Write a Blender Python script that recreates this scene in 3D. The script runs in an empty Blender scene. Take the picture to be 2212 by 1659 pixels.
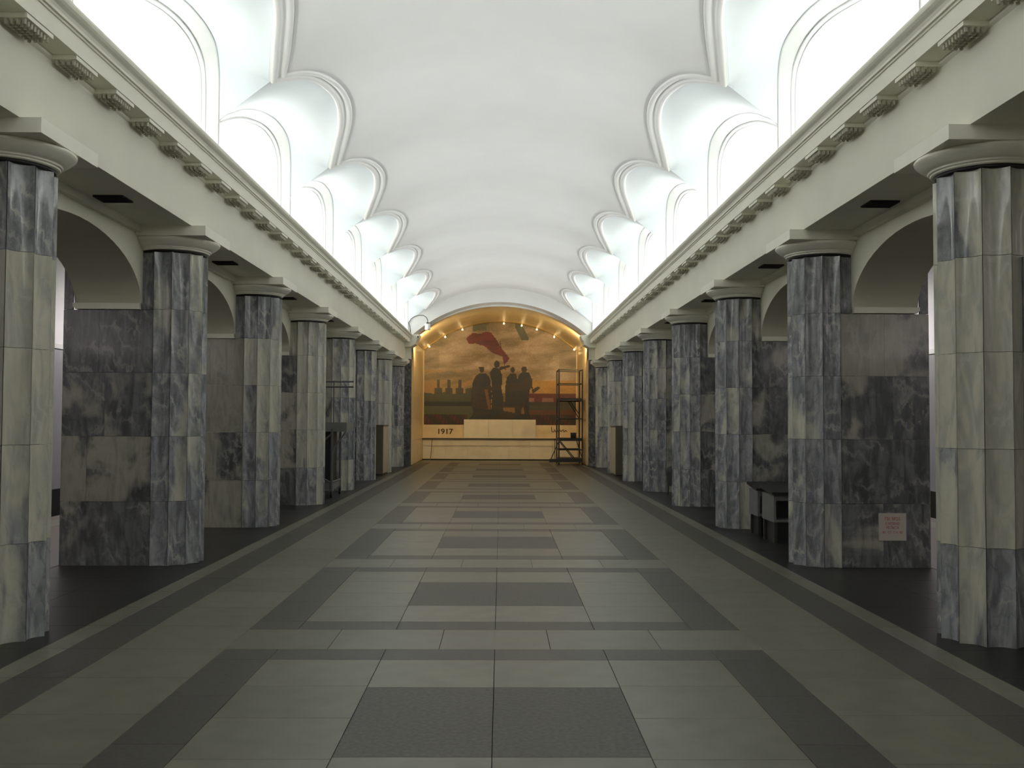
import bpy, math, random
from mathutils import Vector, Matrix
random.seed(7)
PI = math.pi
C = bpy.context.scene.collection
SC = bpy.context.scene

# ------------------------------------------------------------------ camera
cam_d = bpy.data.cameras.new('camera')
cam = bpy.data.objects.new('camera', cam_d); C.objects.link(cam)
cam_d.sensor_width = 36.0
cam_d.lens = 36.0 * 2196.16 / 2212
cam_d.clip_end = 200
yaw, pitch, roll = 0.01083, 0.03608, 0.00434
fw = Vector((math.sin(yaw) * math.cos(pitch), math.cos(yaw) * math.cos(pitch), math.sin(pitch)))
rt = fw.cross(Vector((0, 0, 1))).normalized(); up = rt.cross(fw)
r2 = rt * math.cos(roll) + up * math.sin(roll); u2 = r2.cross(fw)
M = Matrix((r2, u2, -fw)).transposed().to_4x4(); M.translation = Vector((0.035, 0, 1.6))
cam.matrix_world = M
SC.camera = cam

# ------------------------------------------------------------------ colour management, world
SC.view_settings.view_transform = 'Standard'
SC.view_settings.look = 'None'
SC.view_settings.exposure = 0.0
SC.view_settings.gamma = 1.0
SC.view_settings.use_curve_mapping = False
w = bpy.data.worlds.new('world'); SC.world = w; w.use_nodes = True
w.node_tree.nodes['Background'].inputs[0].default_value = (0.02, 0.02, 0.02, 1)
w.node_tree.nodes['Background'].inputs[1].default_value = 0.2

# ------------------------------------------------------------------ layout (metres)
S = 3.958                                    # bay
Y0 = 7.58                                    # first column pair
COLX = 3.69
YEND = 35.38                                # face of the arch at the end of the hall
YSTART = Y0 - 5 * S
SC.cycles.diffuse_bounces = 8; SC.cycles.max_bounces = 12
def YK(k): return Y0 + S * k
def TX(x): return x * 1.037
def TZ(z): return 1.6 + (z - 1.6) * 1.044

# lights: cove tubes hidden in the gutter behind the cornices, one per bay and side
COVE_W = 29.0
def area(name, loc, rot, sx, sy, e, col, spread=PI):
    l = bpy.data.lights.new(name, 'AREA'); l.shape = 'RECTANGLE'; l.size = sx; l.size_y = sy
    l.energy = e; l.color = col; l.spread = spread
    o = bpy.data.objects.new(name, l); o.location = loc; o.rotation_euler = rot; C.objects.link(o)
    return o
for k in range(-5, 7):
    for s in (-1, 1):
        area('cove_light', (s * 3.29, YK(k) + S / 2, 4.565), (PI, -s * math.radians(78), 0), 0.10, 3.5, COVE_W, (0.97, 0.985, 1.0), math.radians(88))
        area('cove_uplight', (s * 3.30, YK(k) + S / 2, 4.545), (PI, s * math.radians(38), 0), 0.12, 3.4, 31.0, (0.93, 0.97, 1.0))
# platforms behind the piers
for k in range(-4, 8, 2):
    for s in (-1, 1):
        area('platform_light', (s * 7.0, YK(k), 3.9), (0, -s * math.radians(50), 0), 0.3, 3.0, 105.0, (1.0, 0.95, 0.93))

# ------------------------------------------------------------------ materials
MATS = {}
def mat(name, col, rough=0.5, spec=0.5, noise=0.0, nscale=8.0, metal=0.0, bump=0.0, objvar=0.0, emit=None, estr=0.0, coat=0.0):
    if name in MATS: return MATS[name]
    m = bpy.data.materials.new(name); m.use_nodes = True; MATS[name] = m
    nt = m.node_tree; b = nt.nodes['Principled BSDF']; N = nt.nodes.new; L = nt.links.new
    b.inputs['Roughness'].default_value = rough
    b.inputs['Specular IOR Level'].default_value = spec
    b.inputs['Metallic'].default_value = metal
    b.inputs['Coat Weight'].default_value = coat
    g = N('ShaderNodeNewGeometry')
    n = N('ShaderNodeTexNoise'); n.inputs['Scale'].default_value = nscale; n.inputs['Detail'].default_value = 6
    L(g.outputs['Position'], n.inputs['Vector'])
    mr = N('ShaderNodeMapRange'); mr.inputs['From Min'].default_value = 0.25; mr.inputs['From Max'].default_value = 0.75
    mr.inputs['To Min'].default_value = 1 - noise; mr.inputs['To Max'].default_value = 1 + noise
    L(n.outputs['Fac'], mr.inputs['Value'])
    mul = N('ShaderNodeMix'); mul.data_type = 'RGBA'; mul.blend_type = 'MULTIPLY'; mul.inputs['Factor'].default_value = 1
    mul.inputs['A'].default_value = (*col, 1)
    last = mr.outputs['Result']
    if objvar:
        oi = N('ShaderNodeObjectInfo'); mo = N('ShaderNodeMapRange')
        mo.inputs['To Min'].default_value = 1 - objvar; mo.inputs['To Max'].default_value = 1 + objvar
        L(oi.outputs['Random'], mo.inputs['Value'])
        mm = N('ShaderNodeMath'); mm.operation = 'MULTIPLY'; L(last, mm.inputs[0]); L(mo.outputs['Result'], mm.inputs[1]); last = mm.outputs[0]
    L(last, mul.inputs['B'])
    L(mul.outputs['Result'], b.inputs['Base Color'])
    if bump:
        bp = N('ShaderNodeBump'); bp.inputs['Strength'].default_value = bump; bp.inputs['Distance'].default_value = 0.01
        L(n.outputs['Fac'], bp.inputs['Height']); L(bp.outputs['Normal'], b.inputs['Normal'])
    if emit:
        b.inputs['Emission Color'].default_value = (*emit, 1); b.inputs['Emission Strength'].default_value = estr
    return m

def marble(name, dark, mid, light, rough=0.07, vein=1.0, stretch=0.45, band=0.0):
    """polished banded marble; the object's colour (red channel) pushes a piece towards the pale stone"""
    m = bpy.data.materials.new(name); m.use_nodes = True; MATS[name] = m
    nt = m.node_tree; b = nt.nodes['Principled BSDF']; N = nt.nodes.new; L = nt.links.new
    b.inputs['Roughness'].default_value = rough; b.inputs['Specular IOR Level'].default_value = 0.5
    g = N('ShaderNodeNewGeometry'); oi = N('ShaderNodeObjectInfo')
    off = N('ShaderNodeMath'); off.operation = 'MULTIPLY'; off.inputs[1].default_value = 23.0; L(oi.outputs['Random'], off.inputs[0])
    cb = N('ShaderNodeCombineXYZ'); L(off.outputs[0], cb.inputs['X']); L(off.outputs[0], cb.inputs['Z'])
    add = N('ShaderNodeVectorMath'); add.operation = 'ADD'; L(g.outputs['Position'], add.inputs[0]); L(cb.outputs[0], add.inputs[1])
    mp = N('ShaderNodeMapping'); mp.inputs['Scale'].default_value = (1, 1, stretch); L(add.outputs[0], mp.inputs['Vector'])
    big = N('ShaderNodeTexNoise'); big.inputs['Scale'].default_value = 1.7; big.inputs['Detail'].default_value = 6; big.inputs['Distortion'].default_value = 0.9
    L(mp.outputs[0], big.inputs['Vector'])
    sep = N('ShaderNodeSeparateColor'); L(oi.outputs['Color'], sep.inputs['Color'])
    sm = N('ShaderNodeMath'); sm.operation = 'MULTIPLY_ADD'; sm.inputs[1].default_value = 0.8
    L(sep.outputs[0], sm.inputs[0]); L(big.outputs['Fac'], sm.inputs[2])
    st = N('ShaderNodeMapRange'); st.interpolation_type = 'SMOOTHSTEP'
    st.inputs['From Min'].default_value = 0.85; st.inputs['From Max'].default_value = 0.97
    L(sm.outputs[0], st.inputs['Value'])
    # fine grey cloudiness, streaked vertically
    mp2 = N('ShaderNodeMapping'); mp2.inputs['Scale'].default_value = (6, 6, 1.2); L(add.outputs[0], mp2.inputs['Vector'])
    fine = N('ShaderNodeTexNoise'); fine.inputs['Scale'].default_value = 1.6; fine.inputs['Detail'].default_value = 7; fine.inputs['Distortion'].default_value = 1.2
    L(mp2.outputs[0], fine.inputs['Vector'])
    cr = N('ShaderNodeValToRGB'); cr.color_ramp.elements[0].position = 0.38; cr.color_ramp.elements[0].color = (*dark, 1)
    cr.color_ramp.elements[1].position = 0.62; cr.color_ramp.elements[1].color = (*mid, 1)
    L(fine.outputs['Fac'], cr.inputs['Fac'])
    mx = N('ShaderNodeMix'); mx.data_type = 'RGBA'; L(st.outputs[0], mx.inputs['Factor']); L(cr.outputs['Color'], mx.inputs['A'])
    lc = N('ShaderNodeValToRGB'); lc.color_ramp.elements[0].position = 0.3; lc.color_ramp.elements[0].color = (light[0] * 0.68, light[1] * 0.70, light[2] * 0.78, 1)
    lc.color_ramp.elements[1].position = 0.6; lc.color_ramp.elements[1].color = (*light, 1)
    L(fine.outputs['Fac'], lc.inputs['Fac']); L(lc.outputs['Color'], mx.inputs['B'])
    # swirling bands
    wv = N('ShaderNodeTexWave'); wv.wave_type = 'BANDS'; wv.bands_direction = 'DIAGONAL'
    wv.inputs['Scale'].default_value = 4.2; wv.inputs['Distortion'].default_value = 14.0; wv.inputs['Detail'].default_value = 8; wv.inputs['Detail Roughness'].default_value = 0.62; wv.inputs['Detail Scale'].default_value = 1.1
    mp3 = N('ShaderNodeMapping'); mp3.inputs['Scale'].default_value = (1.0, 1.0, 0.55); mp3.inputs['Rotation'].default_value = (0.3, 0.5, 0.0); L(add.outputs[0], mp3.inputs['Vector'])
    L(mp3.outputs[0], wv.inputs['Vector'])
    msk = N('ShaderNodeTexNoise'); msk.inputs['Scale'].default_value = 2.8; msk.inputs['Detail'].default_value = 3; L(add.outputs[0], msk.inputs['Vector'])
    mk = N('ShaderNodeMapRange'); mk.interpolation_type = 'SMOOTHSTEP'; mk.inputs['From Min'].default_value = 0.42; mk.inputs['From Max'].default_value = 0.64; L(msk.outputs['Fac'], mk.inputs['Value'])
    vr = N('ShaderNodeMapRange'); vr.inputs['From Min'].default_value = 0.70; vr.inputs['From Max'].default_value = 1.0; vr.inputs['To Max'].default_value = 0.55 * vein
    L(wv.outputs['Fac'], vr.inputs['Value'])
    vm = N('ShaderNodeMath'); vm.operation = 'MULTIPLY'; L(vr.outputs[0], vm.inputs[0]); L(mk.outputs[0], vm.inputs[1])
    mx2 = N('ShaderNodeMix'); mx2.data_type = 'RGBA'; L(vm.outputs[0], mx2.inputs['Factor']); L(mx.outputs['Result'], mx2.inputs['A']); mx2.inputs['B'].default_value = (light[0] * 1.05, light[1] * 1.07, light[2] * 1.15, 1)
    dr = N('ShaderNodeMapRange'); dr.inputs['From Min'].default_value = 0.13; dr.inputs['From Max'].default_value = 0.0; dr.inputs['To Max'].default_value = 0.28 * vein
    L(wv.outputs['Fac'], dr.inputs['Value'])
    inv = N('ShaderNodeMath'); inv.operation = 'MULTIPLY_ADD'; inv.inputs[1].default_value = -0.85; inv.inputs[2].default_value = 1.0; L(st.outputs[0], inv.inputs[0])
    dm_ = N('ShaderNodeMath'); dm_.operation = 'MULTIPLY'; L(dr.outputs[0], dm_.inputs[0]); L(inv.outputs[0], dm_.inputs[1])
    mx3 = N('ShaderNodeMix'); mx3.data_type = 'RGBA'; L(dm_.outputs[0], mx3.inputs['Factor']); L(mx2.outputs['Result'], mx3.inputs['A']); mx3.inputs['B'].default_value = (dark[0] * 0.45, dark[1] * 0.45, dark[2] * 0.45, 1)
    L(mx3.outputs['Result'], b.inputs['Base Color'])
    return m

plaster = mat('white_plaster', (0.80, 0.80, 0.78), 0.75, 0.2, 0.02, 1.5, bump=0.05)
cool_plaster = mat('bluish_white_plaster', (0.74, 0.785, 0.81), 0.75, 0.2, 0.02, 1.5)
cream = mat('cream_painted_plaster', (0.76, 0.75, 0.63), 0.55, 0.35, 0.03, 2.0)
capm = mat('capital_plaster', (0.86, 0.84, 0.73), 0.5, 0.35, 0.03, 3.0)
shade_plaster = mat('shade_and_dirt_plaster', (0.50, 0.48, 0.38), 0.7, 0.2, 0.04, 2.0)  # darker cream: passage shade put into the colour, dirt on the pegs
gold = mat('yellow_marble', (0.74, 0.58, 0.33), 0.38, 0.5, 0.10, 3.0, objvar=0.06)
goldpale = mat('pale_yellow_marble', (0.78, 0.69, 0.50), 0.3, 0.5, 0.08, 3.0, objvar=0.05)
granL = mat('light_granite', (0.132, 0.128, 0.096), 0.36, 0.30, 0.16, 5.0, objvar=0.10)
granD = mat('dark_granite', (0.064, 0.060, 0.051), 0.42, 0.22, 0.22, 28.0, objvar=0.08)
granM = mat('speckled_granite', (0.072, 0.069, 0.059), 0.46, 0.2, 0.35, 38.0, objvar=0.05)
granK = mat('black_granite', (0.014, 0.0135, 0.011), 0.36, 0.3, 0.3, 12.0, objvar=0.15)
joint = mat('dark_joint', (0.02, 0.018, 0.014), 0.9)
blackm = mat('black_metal', (0.012, 0.012, 0.012), 0.5)
steel = mat('grey_painted_steel', (0.10, 0.105, 0.10), 0.45, 0.5, 0.1, 20)
steelD = mat('dark_painted_steel', (0.035, 0.035, 0.032), 0.5, 0.5, 0.1, 20)
board = mat('grey_board', (0.16, 0.16, 0.15), 0.6, 0.3, 0.1, 9)
beige = mat('beige_enamel', (0.42, 0.36, 0.26), 0.4, 0.5, 0.05, 9)
brown = mat('brown_and_shade_enamel', (0.10, 0.085, 0.055), 0.45, 0.5, 0.05, 9)
whitep = mat('white_enamel', (0.80, 0.80, 0.76), 0.35, 0.5)
signw = mat('sign_white', (0.50, 0.45, 0.39), 0.5, 0.4, 0.05, 10)
redink = mat('red_ink', (0.42, 0.045, 0.03), 0.6)
ink = mat('dark_brown_ink', (0.06, 0.03, 0.01), 0.6)
marG = marble('grey_marble', (0.17, 0.174, 0.188), (0.34, 0.347, 0.366), (0.53, 0.515, 0.42))
marP = marble('dark_pier_marble', (0.08, 0.082, 0.083), (0.165, 0.168, 0.170), (0.36, 0.345, 0.28), stretch=0.8)
bulbm = mat('warm_bulb', (1, 0.8, 0.5), 0.4, emit=(1.0, 0.66, 0.28), estr=9.0)
lav = mat('track_wall_tile', (0.70, 0.68, 0.70), 0.4, 0.4, 0.05, 3)
dadom = mat('track_wall_dado', (0.27, 0.265, 0.285), 0.35, 0.4, 0.08, 3)
pinkfloor = mat('platform_floor', (0.11, 0.085, 0.07), 0.4, 0.4, 0.15, 4)

# ------------------------------------------------------------------ helpers
def link(name, me, m=None, parent=None, loc=None, rotz=0.0, color=None):
    o = bpy.data.objects.new(name, me); C.objects.link(o)
    if m is not None and me is not None and not me.materials: me.materials.append(m)
    if parent is not None: o.parent = parent
    if loc is not None: o.location = loc
    if rotz: o.rotation_euler = (0, 0, rotz)
    if color is not None: o.color = (color, color, color, 1)
    return o
class MB:
    def __init__(s): s.v = []; s.f = []; s.sm = []
    def poly(s, pts, smooth=False):
        n = len(s.v); s.v += [tuple(p) for p in pts]; s.f.append(tuple(range(n, n + len(pts)))); s.sm.append(smooth)
    def box(s, x0, x1, y0, y1, z0, z1):
        if x0 > x1: x0, x1 = x1, x0
        n = len(s.v)
        s.v += [(x, y, z) for z in (z0, z1) for y in (y0, y1) for x in (x0, x1)]
        for q in ((0, 2, 3, 1), (4, 5, 7, 6), (0, 1, 5, 4), (2, 6, 7, 3), (0, 4, 6, 2), (1, 3, 7, 5)):
            s.f.append(tuple(n + i for i in q)); s.sm.append(False)
        return s
    def grid(s, rows, smooth=True, closed=False):
        n = len(s.v); R = len(rows); K = len(rows[0])
        for r in rows: s.v += [tuple(p) for p in r]
        for i in range(R - 1):
            for j in range(K if closed else K - 1):
                j2 = (j + 1) % K
                s.f.append((n + i * K + j, n + i * K + j2, n + (i + 1) * K + j2, n + (i + 1) * K + j)); s.sm.append(smooth)
        return s
    def tube(s, a, b, r, n=8, caps=True):
        a = Vector(a); b = Vector(b); d = (b - a).normalized()
        t = Vector((0, 0, 1)) if abs(d.z) < 0.9 else Vector((1, 0, 0))
        e1 = d.cross(t).normalized(); e2 = d.cross(e1)
        ra = [a + (e1 * math.cos(2 * PI * i / n) + e2 * math.sin(2 * PI * i / n)) * r for i in range(n)]
        rb = [p + (b - a) for p in ra]
        s.grid([ra, rb], True, True)
        if caps: s.poly(ra[::-1]); s.poly(rb)
        return s
    def prism_y(s, prof, y0, y1):
        """closed profile [(x,z)] swept along y"""
        n = len(prof)
        for i in range(n):
            x0, z0 = prof[i]; x1, z1 = prof[(i + 1) % n]
            s.poly([(x0, y0, z0), (x1, y0, z1), (x1, y1, z1), (x0, y1, z0)])
        s.poly([(x, y0, z) for x, z in prof]); s.poly([(x, y1, z) for x, z in prof][::-1])
        return s
    def lathe(s, prof, n=48, cx=0, cy=0, smooth=True):
        rows = [[(cx + r * math.cos(2 * PI * i / n), cy + r * math.sin(2 * PI * i / n), z) for i in range(n)] for r, z in prof]
        return s.grid(rows, smooth, True)
    def mesh(s, name, m=None):
        me = bpy.data.meshes.new(name); me.from_pydata(s.v, [], s.f); me.update()
        me.polygons.foreach_set('use_smooth', s.sm)
        if m: me.materials.append(m)
        return me
    def obj(s, name, m, parent=None, **kw):
        me = s.mesh(name, m)
        return link(name, me, None, parent, **kw)
def empty(name, loc=(0, 0, 0), rotz=0):
    o = bpy.data.objects.new(name, None); C.objects.link(o); o.location = loc; o.rotation_euler = (0, 0, rotz); o.empty_display_size = 0.2
    return o
def tag(o, label, cat, group=None):
    o['label'] = label; o['category'] = cat; o['kind'] = 'thing'
    if group: o['group'] = group
    return o
def struct(o): o['kind'] = 'structure'; return o
def stuff(o): o['kind'] = 'stuff'; return o
_box = {}
def boxmesh(name, sx, sy, sz, m, bev=0.0):
    key = (round(sx, 4), round(sy, 4), round(sz, 4), m.name)
    if key not in _box:
        b = MB()
        if bev:
            x, y = sx / 2, sy / 2
            lo = [(-x, -y, -sz), (x, -y, -sz), (x, y, -sz), (-x, y, -sz)]
            mid = [(p[0], p[1], -bev) for p in lo]
            hi = [(-x + bev, -y + bev, 0), (x - bev, -y + bev, 0), (x - bev, y - bev, 0), (-x + bev, y - bev, 0)]
            b.grid([lo, mid, hi], False, True); b.poly(hi)
        else:
            b.box(-sx / 2, sx / 2, -sy / 2, sy / 2, -sz, 0)
        _box[key] = b.mesh(name, m)
    return _box[key]

# ------------------------------------------------------------------ floor
floor = struct(MB().box(-4.8, 4.8, YSTART, 41.3, -0.12, -0.006).obj('floor', joint))
far = {}
def slab(name, x0, x1, y0, y1, m, tone=0.5):
    if y1 < 2.0: pass
    sx, sy = abs(x1 - x0), y1 - y0
    cx, cy = (x0 + x1) / 2, (y0 + y1) / 2
    g = 0.0035
    if 3.3 < cy < 19.5:
        link(name, boxmesh(name, sx - g, sy - g, 0.03, m, 0.0012), None, floor, (cx, cy, 0.0))
    else:
        far.setdefault(m.name, (MB(), m))[0].box(cx - (sx - g) / 2, cx + (sx - g) / 2, y0 + g / 2, y1 - g / 2, -0.03, 0)
def split(a, b, n): return [(a + (b - a) * i / n, a + (b - a) * (i + 1) / n) for i in range(n)]
for n in range(-5, 8):
    ys = YK(n) - 0.07                                    # centre of the plain cross strip
    a, b = ys + 0.336, ys + S - 0.336               # framed panel between two strips
    xs = [-1.88, -1.17, -0.39, 0.39, 1.17, 1.88]
    for x0, x1 in zip(xs, xs[1:]): slab('light_slab', x0, x1, ys - 0.336, a, granL)
    for yy in ((a, a + 0.31), (b - 0.31, b)):
        for x0, x1 in ((-1.88, -1.51), (-1.51, -0.76), (-0.76, 0), (0, 0.76), (0.76, 1.51), (1.51, 1.88)):
            slab('frame_slab', x0, x1, *yy, granD)
    for s in (-1, 1):
        for y0, y1 in split(a + 0.31, b - 0.31, 3): slab('frame_slab', *sorted((s * 1.51, s * 1.88)), y0, y1, granD)
        for y0, y1 in split(a + 0.31, b - 0.31, 4): slab('light_slab', *sorted((s * 0.76, s * 1.51)), y0, y1, granL)
        for y0, y1 in split(ys - 0.336, ys + S - 0.336, 5):
            slab('light_slab', *sorted((s * 1.88, s * 2.63)), y0, y1, granL)
            slab('border_slab', *sorted((s * 2.63, s * 2.98)), y0, y1, granD)
            slab('edge_slab', *sorted((s * 2.98, s * 3.16)), y0, y1, granL)
            slab('black_slab', *sorted((s * 3.16, s * 3.93)), y0, y1, granK)
            slab('black_slab', *sorted((s * 3.93, s * 4.78)), y0, y1, granK)
    for x0, x1 in ((-0.76, 0), (0, 0.76)):
        slab('light_slab', x0, x1, a + 0.31, a + 1.01, granL)
        slab('centre_slab', x0, x1, a + 1.01, b - 1.01, granM)
        slab('light_slab', x0, x1, b - 1.01, b - 0.31, granL)
ylast = YK(8) - 0.406
for x0, x1 in split(-3.12, 3.12, 8):
    slab('light_slab', x0, x1, ylast, 40.2, granL); slab('light_slab', x0, x1, 40.2, 41.08, granL)
for mb, m in far.values():
    stuff(mb.obj('distant_slabs', m, floor))

# ------------------------------------------------------------------ vault
R, ZC = 4.74, 6.02 - 4.74
def barrel(x): return TZ(ZC + math.sqrt(R * R - (x / 1.037) ** 2))
def sq(u): return math.sqrt(max(0.0, 1 - u * u))
def us(n): return [-math.cos(PI * i / n) for i in range(n + 1)]
def table(pts):
    """smooth curve through measured points (Catmull-Rom)"""
    def f(u):
        for i in range(len(pts) - 1):
            if u <= pts[i + 1][0] or i == len(pts) - 2:
                (xa, a), (xb, b) = pts[i], pts[i + 1]
                ma = (pts[i + 1][1] - pts[i - 1][1]) / (pts[i + 1][0] - pts[i - 1][0]) if i > 0 else (b - a) / (xb - xa)
                mb = (pts[i + 2][1] - a) / (pts[i + 2][0] - xa) if i + 2 < len(pts) else (b - a) / (xb - xa)
                h = xb - xa; t = max(0, min(1, (u - xa) / h))
                return (2*t**3 - 3*t*t + 1) * a + (t**3 - 2*t*t + t) * h * ma + (3*t*t - 2*t**3) * b + (t**3 - t*t) * h * mb
    return f
X0 = table([(-1, 2.43), (-.936, 2.288), (-.843, 2.175), (-.713, 2.078), (-.479, 1.989), (-.188, 1.957), (.062, 1.99), (.298, 2.063), (.68, 2.246), (1, 2.43)])
X0b = table([(-1, 2.625), (-.868, 2.402), (-.731, 2.264), (-.551, 2.190), (-.327, 2.143), (-.123, 2.154), (.083, 2.202), (.312, 2.285), (.603, 2.432), (1, 2.625)])
def sq(u): return math.sqrt(max(0.0, 1 - u * u))
def us(n): return [-math.cos(PI * i / n) for i in range(n + 1)]
ceiling = empty('ceiling'); struct(ceiling)
NU = 28
rows = []
for k in range(-5, 7):
    for i, u in enumerate(us(NU)):
        if i == 0 and k > -5: continue
        y = YK(k) + S / 2 + u * S / 2
        xe = X0(u)
        wob = 0.010 * math.cos(2 * PI * (y - Y0) / S)
        rows.append([(xe * t, y, barrel(xe * t) + wob * (1 - t * t)) for t in [j / 20 - 1 for j in range(41)]])
rows.append([(p[0] , YEND + 0.4, p[2]) for p in rows[-1]])
MB().grid(rows).obj('barrel_vault', plaster, ceiling)

AO = [(-1, 5.02), (-.88, 5.15), (-.735, 5.266), (-.53, 5.43), (-.32, 5.569), (-.13, 5.675), (.055, 5.761), (.24, 5.83), (.42, 5.885), (.56, 5.905), (.679, 5.911), (.78, 5.900), (.858, 5.873), (.915, 5.83), (.954, 5.759), (.985, 5.65), (.998, 5.5), (1, 5.3), (1, 5.02)]
AI = [(-.94, 4.93), (-.81, 5.05), (-.66, 5.17), (-.46, 5.32), (-.266, 5.444), (-.08, 5.54), (.092, 5.613), (.26, 5.68), (.41, 5.72), (.53, 5.737), (.64, 5.735), (.74, 5.708), (.81, 5.665), (.865, 5.61), (.912, 5.53), (.935, 5.40), (.945, 5.25), (.945, 5.1), (.945, 4.93)]
def along(P, t):
    x = t * (len(P) - 1); i = min(int(x), len(P) - 2); f = x - i
    g = lambda k: P[max(0, min(len(P) - 1, k))]
    return tuple(0.5 * (2 * g(i)[c] + (g(i + 1)[c] - g(i - 1)[c]) * f + (2 * g(i - 1)[c] - 5 * g(i)[c] + 4 * g(i + 1)[c] - g(i + 2)[c]) * f * f + (3 * g(i)[c] - g(i - 1)[c] - 3 * g(i + 1)[c] + g(i + 2)[c]) * f ** 3) for c in (0, 1))
GUT = 4.50
def lunette_parts():
    H = S / 2
    prof = [(0.0, 0.0), (0.02, -0.004), (0.06, 0.012), (0.13, 0.026), (0.25, 0.030), (0.36, 0.024), (0.42, 0.008), (0.46, 0.004), (0.60, 0.004), (0.63, 0.016), (0.74, 0.026), (0.88, 0.025), (0.95, 0.012), (0.97, -0.03), (1.0, -0.03)]
    rows = []
    for i in range(45):
        u = -math.cos(PI * i / 44); xa, xb = X0(u), X0b(u); r = []
        for t, h in prof:
            x = xa + (xb - xa) * t; z = barrel(x)
            nx, nz = x / (R * 1.037), 0.85
            r.append((x - nx * h, u * H, z - nz * h))
        rows.append(r)
    mould = MB().grid(rows)
    NT = 54; vr, br, tr_ = [], [], []
    for i in range(NT + 1):
        t = i / NT; uo, zo = along(AO, t); ui, zi = along(AI, t); uo = max(-1, min(1, uo))
        xa = X0b(uo); za = barrel(xa) + 0.02; r = []
        for j in range(13):
            q = j / 12; bul = 0.04 * math.sin(PI * q) * sq(uo) ** 0.7
            r.append((xa + (3.2 - xa) * q, uo * H, za + (zo - za) * q + bul))
        vr.append(r)
        r = []
        for q, h in [(0, 0), (0.0, -0.012), (0.05, 0.012), (0.10, 0.0), (0.66, 0.0), (0.69, -0.012), (0.74, 0.020), (0.84, 0.024), (0.88, 0.0), (0.9, -0.01), (0.94, 0.018), (1, 0.014), (1.0, -0.012)]:
            r.append((3.2 + 0.2 * q - h, (uo + (ui - uo) * q) * H, zo + (zi - zo) * q - h * 0.6))
        r.append((3.53, ui * 0.965 * H, zi - 0.045)); br.append(r)
        r = []
        for j in range(9):
            q = j / 8; r.append((3.53 + 0.04 * math.sin(PI * q / 2), ui * 0.965 * H, zi - 0.045 + (GUT - zi + 0.045) * q))
        tr_.append(r)
    f0 = [(p[0], p[1], GUT) for p in br[0]]; f1 = [(p[0], p[1], GUT) for p in br[-1]]
    return mould, MB().grid(vr), MB().grid([f0] + br + [f1]), MB().grid(tr_)
parts = lunette_parts()
def mirrored(p):
    q = MB(); q.v = [(-a, b, c) for a, b, c in p.v]; q.f = [f[::-1] for f in p.f]; q.sm = p.sm; return q
lmL = [mirrored(p).mesh(n, m) for p, n, m in zip(parts, ('edge_moulding', 'lunette_vault', 'archivolt', 'tympanum'), (plaster, cool_plaster, plaster, plaster))]
lm = [p.mesh(n, m) for p, n, m in zip(parts, ('edge_moulding', 'lunette_vault', 'archivolt', 'tympanum'), (plaster, cool_plaster, plaster, plaster))]
for k in range(-5, 7):
    for s in (-1, 1):
        for me, nm in zip(lm if s > 0 else lmL, ('edge_moulding', 'lunette_vault', 'archivolt', 'tympanum')):
            o = link(nm, me, None, ceiling, (0, YK(k) + S / 2, 0))

# ------------------------------------------------------------------ entablatures with mutules (trim_1 left, trim_2 right)
prof = [(3.225, 3.62), (3.225, 4.165), (3.205, 4.18), (3.205, 4.205), (3.03, 4.205), (3.03, 4.335), (3.018, 4.335), (3.018, 4.352), (3.0, 4.352),
        (2.998, 4.372), (2.985, 4.392), (2.962, 4.405), (2.945, 4.42), (2.938, 4.437), (2.938, 4.455), (2.975, 4.455), (3.02, 4.40), (3.60, 4.38), (3.845, 4.38), (3.845, 3.62)]
prof = [(TX(x), TZ(z)) for x, z in prof[:-2]] + [(3.95, 4.50), (3.95, TZ(3.62))]
YE = 35.82
SOF = TZ(3.62)
gm = MB()
for i in range(4):
    for j in range(8):
        x = -0.085 + 0.18 * (i + 0.5) / 4; y = -0.19 + 0.38 * (j + 0.5) / 8
        gm.grid([[(x - 0.01 + r * math.cos(a * PI / 3), y + r * math.sin(a * PI / 3), z) for a in range(6)] for r, z in ((0.018, 0.0), (0.014, -0.034))], False, True)
        gm.poly([(x - 0.01 + 0.014 * math.cos(a * PI / 3), y + 0.014 * math.sin(a * PI / 3), -0.034) for a in range(6)])
MUW = 0.18
mm_ = MB().box(-MUW / 2, MUW / 2, -0.2, 0.2, -0.036, 0.0)
mm_.box(-MUW / 2 - 0.008, -MUW / 2, -0.2, 0.2, -0.036, -0.006)
me_mut = mm_.mesh('mutule', cream); gm.v = [(p[0] * 0.9, p[1], p[2] - 0.036) for p in gm.v]; me_peg = gm.mesh('pegs', shade_plaster)
for s, nm in ((-1, 'trim_1'), (1, 'trim_2')):
    tr = struct(MB().prism_y([(s * x, z) for x, z in prof], YSTART, YE).obj(nm, cream))
    y = 6.745 - S / 5 * 8
    while y < YEND - 0.3:
        x = s * (3.155 + MUW / 2)
        mu = link('mutule', me_mut, None, tr, (x, y + 0.2, TZ(4.205) + 0.001)); mu.rotation_euler = (0, 0, 0 if s > 0 else PI)
        if y < 22:
            pg = link('pegs', me_peg, None, mu); pg['kind'] = 'stuff'
        y += S / 5
    # narrow fillet where the soffit meets the wall
    MB().box(s * 3.88, s * 3.95, YSTART, YE, SOF - 0.075, SOF).obj('soffit_fillet', cream, tr)
    for k in range(-1, 7):
        yc = YK(k) + S / 2 + 0.13
        v = MB()
        v.box(s * 3.54, s * 3.82, yc - 0.14, yc + 0.14, SOF - 0.014, SOF + 0.001)
        vo = v.obj('vent', blackm, tr)
        g = MB()
        for j in range(7): g.box(s * 3.54, s * 3.82, yc - 0.13 + j * 0.04, yc - 0.122 + j * 0.04, SOF - 0.02, SOF - 0.014)
        g.obj('vent_louvres', blackm, vo)

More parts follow.
